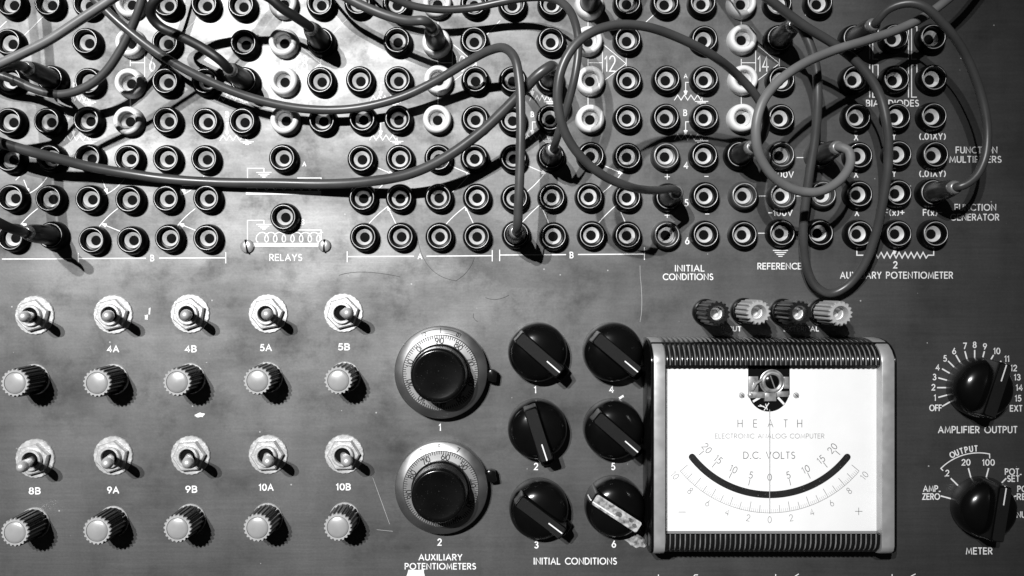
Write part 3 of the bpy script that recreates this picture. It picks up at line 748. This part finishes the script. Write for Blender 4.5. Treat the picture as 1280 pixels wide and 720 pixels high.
# metal end trims: side profile extruded along x
prof = [(421.2, 4), (421.5, 20), (423.5, 34), (428, 46), (434, 54), (441, 59), (448, 60.4), (664, 60.4), (670, 58.5), (674.5, 53), (676.8, 44), (676.8, 4)]
def side(x0, x1):
    mb = MB(); n = len(prof)
    xs = [(x0, -1.0), (x0 + .3, -.3), (x0 + 1.2, 0), (x1 - 1.2, 0), (x1 - .3, -.3), (x1, -1.0)]
    rings = []
    cy, ch = 548, 30
    for xx, off in xs:
        ring = []
        for (y, h) in prof:
            dy = (y - cy); dh = (h - ch)
            ring.append(mp(xx, cy + dy * (1 + off / 128), max(1, h + (off if h > 20 else 0))))
        rings.append(ring)
    mb.loft(rings); return mb
b.add(*(lambda q: (q.v, q.f))(side(803.6, 806.9))); b.add(*(lambda q: (q.v, q.f))(side(1090.3, 1093)))
part('case', b, 'black', met)
part('side_trim', side(807, 820.4), 'bezel', met); part('side_trim', side(1075, 1090.2), 'bezel', met)
def ribs(profile, x0, x1, n):
    mb = MB(); per = 8; cols = n * per + 1
    P = [Vector(p) for p in profile]; m = len(P); vs = []; fs = []
    for i in range(m):
        tg = (P[min(i + 1, m - 1)] - P[max(i - 1, 0)]).normalized(); nr = Vector((-tg.y, tg.x))   # (y, h) plane
        if nr.y < 0 and abs(nr.y) > .3: nr = -nr
        for c in range(cols):
            ph = (c % per) / per
            d = 2.9 * math.sin(PI * ph) ** .6 if 0 < ph < 1 else 0
            d -= 1.9
            q = P[i] + nr * d
            vs.append(mp(x0 + (x1 - x0) * c / (cols - 1), q.x, q.y))
    for i in range(m - 1):
        for c in range(cols - 1):
            fs.append((i * cols + c, i * cols + c + 1, (i + 1) * cols + c + 1, (i + 1) * cols + c))
    mb.add(vs, fs); return mb
topprof = [(421.6, 4), (421.9, 18), (423.2, 30), (426.0, 40), (430.0, 48), (435.0, 54), (441.0, 57.6), (447, 58.8), (451.0, 58.8)]
def flip(p): return [(a, h) for a, h in p]
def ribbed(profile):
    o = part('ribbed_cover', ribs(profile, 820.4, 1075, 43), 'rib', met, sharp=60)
    o.data.materials.append(M['ribglint'])
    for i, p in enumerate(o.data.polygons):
        if (i % 344) % 8 == 0: p.material_index = 1        # pale groove faces paint in the highlight line along each rib
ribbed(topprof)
botprof = [(650.2, 58.8), (655, 58.8), (661, 58.4), (667, 56), (671.5, 51), (674.5, 43), (676, 32), (676.6, 18), (676.8, 4)]
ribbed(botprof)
lip = MB()
lip.add([mp(820.4, 451.3, 56.8), mp(1075, 451.3, 56.8), mp(1075, 451.3, 45), mp(820.4, 451.3, 45)], [(0, 1, 2, 3)])
lip.add([mp(820.4, 649.9, 56.8), mp(1075, 649.9, 56.8), mp(1075, 649.9, 45), mp(820.4, 649.9, 45)], [(3, 2, 1, 0)])
part('cover_lip', lip, 'rib', met)
H0 = 46
f = MB(); f.box(820 - mx0, 1075.4 - mx0, my0 - 652, my0 - 449, H0 - 2.5, H0)
dial = part('dial_plate', f, 'dial', met)
ct = un(962, 495, H0)
cx, cy = ct[0] - mx0, my0 - ct[1]; k = (D - H0) / D
def pol(r, a):      # r in photo pixels, a in degrees from straight down, positive to the right
    a = math.radians(a); return (cx + r * k * math.sin(a), cy - r * k * math.cos(a))
d1 = MB()
d1.ribbon([pol(146, a) for a in range(-50, 51, 2)], .5, H0 + .2)
for i in range(-50, 51):
    a = i; v = i / 5
    r0 = 134 if i % 10 == 0 else (137 if i % 5 == 0 else 141.5)
    d1.ribbon([pol(r0, a), pol(145.7, a)], .62 if i % 5 == 0 else .3, H0 + .2)
for v in range(-10, 11, 2):
    p = pol(154.5, v * 5)
    write(d1, str(abs(v)), p[0], p[1], 7.6, wt=.62, rot=math.radians(v * 5), z=H0 + .2, sx=.9)
part('outer_scale', d1, 'dialfaint', dial)
d2 = MB()
for v, a in ((20, 50.2), (15, 39), (10, 26.3), (5, 13.3)):
    for sg in (-1, 1):
        d2.ribbon([pol(107, sg * a), pol(114.5, sg * a)], .7, H0 + .2)
        p = pol(102 if v > 5 else 101.5, sg * (a if v < 10 else a)); write(d2, str(v), p[0], p[1], 7.8, wt=.75, rot=math.radians(sg * a), z=H0 + .2, sx=.95)
p = pol(101.5, 0); write(d2, '0', p[0], p[1], 7.8, wt=.75, z=H0 + .2)
part('inner_scale', d2, 'dialink', dial); d2 = MB()
for q, X in zip('HEATH', (925, 944, 963, 982, 999.5)):
    p = mu(X, 529.3, H0); write(d2, q, p[0], p[1], 8.8, wt=.7, z=H0 + .2, sx=.9)
part('dial_title', d2, 'dialink', dial); d2 = MB()
p = mu(961.5, 569, H0); write(d2, 'D.C. VOLTS', p[0], p[1], 7.8, wd=61, wt=.8, z=H0 + .2)
part('unit_lettering', d2, 'dialink', dial); d2 = MB()
p = mu(1073.3, 639, H0); write(d2, '+', p[0], p[1], 14, wt=.6, z=H0 + .2, sx=1.0)
p = mu(852.5, 640, H0); write(d2, '-', p[0], p[1], 14, wt=.6, z=H0 + .2, sx=1.2)
part('polarity_signs', d2, 'dialink', dial)
d3 = MB(); p = mu(962, 545, H0); write(d3, 'ELECTRONIC ANALOG COMPUTER', p[0], p[1], 5.3, wd=130, wt=.5, z=H0 + .2, gap=.26)
part('dial_subtitle', d3, 'dialfaint', dial)
d4 = MB(); R = 123.3 * k; hw = 4.1
pa = []
A0 = 51.8
aa = [math.radians(-A0 + 2 * A0 * i / 60) for i in range(61)]
outer = [(cx + (R + hw) * math.sin(a), cy - (R + hw) * math.cos(a)) for a in aa]
inner = [(cx + (R - hw) * math.sin(a), cy - (R - hw) * math.cos(a)) for a in reversed(aa)]
def endcap(a, s_):
    c = (cx + R * math.sin(a), cy - R * math.cos(a)); th = math.atan2(-math.cos(a), math.sin(a))
    return [(c[0] + hw * math.cos(th + s_ * q * PI / 8), c[1] + hw * math.sin(th + s_ * q * PI / 8)) for q in range(1, 8)]
n = 61
vs = [(p[0], p[1], H0 + .35) for p in outer] + [(p[0], p[1], H0 + .35) for p in reversed(inner)]
fs = [(i, i + 1, n + i + 1, n + i) for i in range(n - 1)]
d4.add(vs, fs)
for a, s_ in ((aa[-1], 1), (aa[0], -1)):
    e = endcap(a, s_); o = (cx + (R + hw) * math.sin(a), cy - (R + hw) * math.cos(a)); q = (cx + (R - hw) * math.sin(a), cy - (R - hw) * math.cos(a))
    poly = [o] + e + [q]; d4.add([(p[0], p[1], H0 + .35) for p in poly], [tuple(range(len(poly)))])
part('scale_arc', d4, 'dialdark', dial)
# the movement seen through the cut-out
wv = MB(); c0 = mu(961, 489, H0)
poly = [mu(935, 452, H0), mu(935, 493, H0)] + [(c0[0] + 24.3 * math.cos(math.radians(a)), c0[1] + 24.3 * math.sin(math.radians(a))) for a in range(192, 350, 8)] + [mu(987, 493, H0), mu(987, 452, H0)]
wv.add([(p[0], p[1], H0 + .3) for p in poly], [tuple(range(len(poly)))])
part('movement_opening', wv, 'dark', met)
mv = MB()
def mbox(x0, x1, y0, y1, h0, h1, bev=.6):
    a = mu(x0, y1, h1); c = mu(x1, y0, h1); mv.box(a[0], c[0], a[1], c[1], h0, h1, bev)
mbox(935.8, 948, 470.5, 491, 46.5, 47.5); mbox(979.5, 986.5, 471, 486, 46.5, 47.5)
mbox(938, 957, 490, 498, 46.5, 49.5, 1.2); mbox(971, 986.5, 489, 496.5, 46.5, 49, 1.2)
mbox(956, 971, 491, 502, 46.5, 50, 1.5)
c1 = mu(965.5, 477.5, 50); mv.lathe([(13.4, 46.5), (13.4, 49.5), (12.4, 51), (10.6, 51.4), (8.6, 50.2), (8.2, 48)], 40, at=c1, cap=False)
mv.torus(14.2, .8, 48.5, 40, 8, at=c1)
for a0, a1, p0, p1 in ((0, 0, (941, 488), (953, 474)),):
    q0, q1 = mu(*p0, 49), mu(*p1, 49); mv.tube([(q0[0], q0[1], 48), ((q0[0] + q1[0]) / 2 - 2, (q0[1] + q1[1]) / 2 + 2, 50), (q1[0], q1[1], 50)], 1.6, 8)
q = mu(938.6, 494, 49); mv.lathe([(3.4, 46.4), (3.4, 48.5), (2.4, 49.6), (1, 50)], 16, at=q)
part('movement', mv, 'brass', met)
sp = MB()
for p0, p1 in (((942, 501.5), (949.5, 497)), ((973, 497.5), (979.5, 504.5))):
    q0, q1 = mu(*p0, 48), mu(*p1, 48); sp.ribbon([q0, q1], 2.6, 48)
for p0, p1 in (((950, 506), (957, 510)), ((957, 505), (959, 512)), ((961, 504), (955, 513)), ((948, 507.5), (955, 508))):
    q0, q1 = mu(*p0, 48), mu(*p1, 48); sp.ribbon([q0, q1], 1.0, 48.2)
part('balance_arm', sp, 'paintline', met)
zs = MB(); zs.lathe([(8.3, 47), (8.2, 49.2), (6, 50.4), (1, 50.8)], 28, at=c1)
part('zero_screw', zs, 'black', met)
sl = MB(); sl.ribbon([(c1[0] - 2.6, c1[1] + 7.2), (c1[0] + 2.6, c1[1] - 7.2)], 1.3, 51.0)
part('screw_slot', sl, 'brass', met)
for X in (927, 995):
    q = mu(X, 494, H0); sm = MB(); sm.lathe([(3.6, H0 - .2), (3.6, H0 + .6), (2.9, H0 + 1.5), (1, H0 + 2)], 20, at=q)
    sm2 = MB(); sm2.ribbon([(q[0] - 2.2, q[1] + 2), (q[0] + 2.2, q[1] - 2)], .7, H0 + 2.1)
    o = part('dial_screw', sm, 'screw', met); part('slot', sm2, 'dark', o)
nd = MB(); a = mu(962, 512, 49); c = mu(962, 641, 49)
nd.box(a[0] - .28, a[0] + .28, c[1], a[1], 48.6, 49.4)
part('needle', nd, 'needle', met)

# ------------------------------------------------------------------ patch cords
def catmull(P, step=5):
    P = [Vector(p) for p in P]; out = []
    Q = [P[0] * 2 - P[1]] + P + [P[-1] * 2 - P[-2]]
    for i in range(1, len(Q) - 2):
        p0, p1, p2, p3 = Q[i - 1:i + 3]
        t0 = 0; t1 = t0 + max(1e-3, (p1 - p0).length) ** .5; t2 = t1 + max(1e-3, (p2 - p1).length) ** .5; t3 = t2 + max(1e-3, (p3 - p2).length) ** .5
        n = max(2, int((p2 - p1).length / step))
        for k in range(n):
            t = t1 + (t2 - t1) * k / n
            A1 = p0 * ((t1 - t) / (t1 - t0)) + p1 * ((t - t0) / (t1 - t0)); A2 = p1 * ((t2 - t) / (t2 - t1)) + p2 * ((t - t1) / (t2 - t1)); A3 = p2 * ((t3 - t) / (t3 - t2)) + p3 * ((t - t2) / (t3 - t2))
            B1 = A1 * ((t2 - t) / (t2 - t0)) + A2 * ((t - t0) / (t2 - t0)); B2 = A2 * ((t3 - t) / (t3 - t1)) + A3 * ((t - t1) / (t3 - t1))
            out.append(B1 * ((t2 - t) / (t2 - t1)) + B2 * ((t - t1) / (t2 - t1)))
    out.append(P[-1]); return out
PLUG = [(8.6, 5), (11.6, 6), (12.8, 7.5), (13.0, 12.5), (12.2, 14), (11.9, 16), (11.9, 23), (11.4, 41), (10.8, 48), (9.6, 54.5), (8.5, 57.5), (7.6, 58)]
COLLAR = [(7.8, 56.5), (8.5, 58), (8.4, 60.5), (7.6, 63.5), (6.4, 65), (5.4, 65.2)]
def cord(label, path, start=None, end=None, m='cable', pm_='plug', rad=5.6):
    """path: photo positions with height; start / end: the jack (photo position of its ring) a plug sits in"""
    pts = []
    for (px, py, h) in path: a, b = un(px, py, h); pts.append((a, b, h))
    plugs = []
    if start: bx, by = un(start[0], start[1], JH); plugs.append((bx, by)); pts = [(bx, by, 56), (bx, by, 66)] + pts
    if end: bx, by = un(end[0], end[1], JH); plugs.append((bx, by)); pts = pts + [(bx, by, 66), (bx, by, 56)]
    def away(p, q):     # carry a cord that leaves the view well past the frame
        d = Vector((p[0] - q[0], p[1] - q[1])); d.normalize(); d = (d + Vector((0, -.5))).normalized()
        return [(p[0] + d.x * k, p[1] + d.y * k, p[2] + k * .1) for k in (110, 230, 360)]
    if not start: pts = list(reversed(away(pts[0], pts[1]))) + pts
    if not end: pts = pts + away(pts[-1], pts[-2])
    ox, oy = plugs[0] if plugs else (pts[0][0], pts[0][1])
    t = thing('patch_cord', ox, oy, label, 'patch cord', 'patch cords plugged into the panel')
    C = catmull([(p[0] - ox, oy - p[1], p[2]) for p in pts], 4)
    mb = MB(); mb.tube(C, rad, 16)
    part('cable', mb, m, t, sharp=80)
    for (bx, by) in plugs:
        pg = MB(); pg.lathe(PLUG, 32, at=(bx - ox, oy - by)); po = part('plug', pg, pm_, t, sharp=40)
        cl = MB(); cl.lathe(COLLAR, 28, at=(bx - ox, oy - by)); part('collar', cl, 'collar', po, sharp=50)
cord('grey patch cord sweeping from the left edge to the top, above everything near that corner', [(-60, 108, 150), (0, 80, 150), (30, 66, 150), (60, 51, 150), (100, 25, 150), (138, 0, 150), (180, -30, 150)], rad=5.0, m='cablepale')
cord('grey patch cord curving from the left edge up between white jacks', [(-40, 84, 50), (0, 94, 46), (20, 101, 44), (45, 112, 42), (75, 118, 42), (105, 110, 46), (130, 92, 50), (150, 64, 55), (165, 34, 60), (175, 8, 66), (182, -20, 70)], m='cablemid', rad=5.1)
cord('long grey patch cord sagging across upper left to a plug above bracket B', [(105, -16, 60), (128, 8, 62), (150, 29, 62), (200, 68, 56), (260, 101, 44), (320, 124, 34), (380, 136, 26), (440, 136, 24), (500, 122, 30), (545, 101, 38), (585, 77, 52), (612, 63, 68), (630, 60, 84), (643, 72, 96), (649, 100, 102), (651, 150, 104), (650, 210, 102), (648, 260, 96), (647, 282, 88)], end=(645, 293), rad=5.3)
cord('black patch cord arching off the top edge between a leaning plug and an upright plug', [(276, 76, 75), (255, 61, 76), (225, 45, 72), (200, 33, 70), (189, 20, 76), (190, 7, 84), (202, -6, 88), (228, -14, 90), (270, -16, 90), (310, -14, 90), (338, -2, 90), (352, 10, 86), (366, 19, 80), (378, 27, 73)], start=(304, 100), end=(400, 50.5), m='cabledark')
cord('dark grey patch cord drooping from the top edge into a white jack', [(530, 26, 84), (510, 26, 78), (485, 20, 72), (455, 8, 70), (430, -5, 70), (405, -22, 72)], start=(545, 51), m='cablemid')
cord('grey patch cord running along the top edge then down to a plug over bracket B', [(470, -14, 60), (490, -3, 54), (515, 7, 46), (550, 12, 40), (590, 10, 38), (625, 3, 42), (660, -3, 52), (690, -2, 70), (708, 8, 90), (718, 26, 108), (723, 52, 116), (720, 88, 118), (712, 122, 112), (702, 155, 100), (695, 176, 88)], end=(689, 195), m='cable', rad=4.6)
cord('grey patch cord arching in a wide loop left of the number 14 triangle', [(840, 236, 80), (822, 238, 98), (804, 237, 120), (785, 233, 153), (755, 220, 171), (727, 197, 187), (706, 165, 201), (697, 125, 212), (702, 86, 216), (720, 55, 216), (745, 38, 212), (775, 31, 205), (810, 34, 194), (850, 48, 178), (890, 69, 160), (922, 94, 126), (945, 120, 108), (957, 145, 94), (955, 168, 82), (946, 181, 75)], start=(836, 246), end=(925, 193), rad=4.7)
cord('pale grey patch cord from top right curling back to a plug over the reference jacks', [(1060, 188, 72), (1063, 203, 78), (1050, 225, 88), (1022, 240, 97), (990, 236, 106), (964, 218, 116), (948, 190, 126), (945, 158, 132), (953, 128, 132), (973, 102, 126), (1002, 81, 118), (1040, 64, 106), (1085, 50, 90), (1125, 36, 76), (1155, 21, 68), (1185, -1, 62), (1215, -28, 60)], start=(1027, 193), pm_='plugred', rad=5.3, m='cablepale')
cord('grey patch cord hanging in a long narrow loop left of the AUXILIARY POTENTIOMETER lettering', [(1002, 36, 72), (1012, 55, 74), (1020, 85, 72), (1022, 125, 70), (1019, 170, 62), (1012, 215, 54), (1006, 260, 44), (1004, 300, 34), (1008, 333, 24), (1019, 357, 16), (1037, 367, 14), (1058, 358, 18), (1078, 334, 28), (1093, 298, 42), (1103, 255, 56), (1110, 205, 68), (1109, 160, 76), (1099, 118, 76), (1078, 85, 77), (1045, 57, 80), (1005, 32, 88), (965, 2, 94), (940, -18, 98)], start=(975, 47.5), pm_='plugred', rad=5.3)
cord('dark grey patch cord bowing around the right side between its two plugs', [(1098, 24, 72), (1107, 14, 78), (1120, 7, 84), (1138, 4, 90), (1156, 9, 93), (1178, 29, 90), (1200, 57, 84), (1217, 92, 78), (1229, 130, 73), (1234, 165, 71), (1231, 197, 71), (1220, 220, 71), (1206, 231, 69)], start=(1070, 47), end=(1167, 240.5), m='cable', pm_='plugred', rad=5.0)
cord('long grey patch cord lying across the patch field from the left edge below three rows', [(-50, 158, 74), (0, 178, 66), (40, 190, 54), (75, 199, 40), (110, 208, 28), (160, 217, 16), (210, 224, 10), (270, 228, 9), (340, 229, 12), (410, 230, 18), (460, 227, 28), (510, 218, 42), (555, 198, 54), (600, 166, 64), (630, 138, 72), (655, 112, 80), (672, 94, 88), (686, 84, 88)], end=(688, 98), rad=6.2)
cord('black patch cord leaving the lowest left plug towards the left edge', [(24, 289, 92), (8, 283, 112), (-15, 270, 128), (-45, 240, 134), (-50, 190, 130)], start=(62.5, 294), m='cabledark')
cord('black patch cord leaving an upper left plug and passing under the grey sweep', [(22, 82, 92), (8, 82, 104), (-10, 88, 112), (-40, 104, 118)], start=(62, 98), m='cabledark')
cord('black plug with cord in a white jack at the top edge, above number 12', [(744, -22, 88), (748, -34, 94), (760, -52, 98)], start=(737.5, 3), m='cabledark')
# the cord that feeds the shadowed corner at the left edge
bpy.context.view_layer.update()
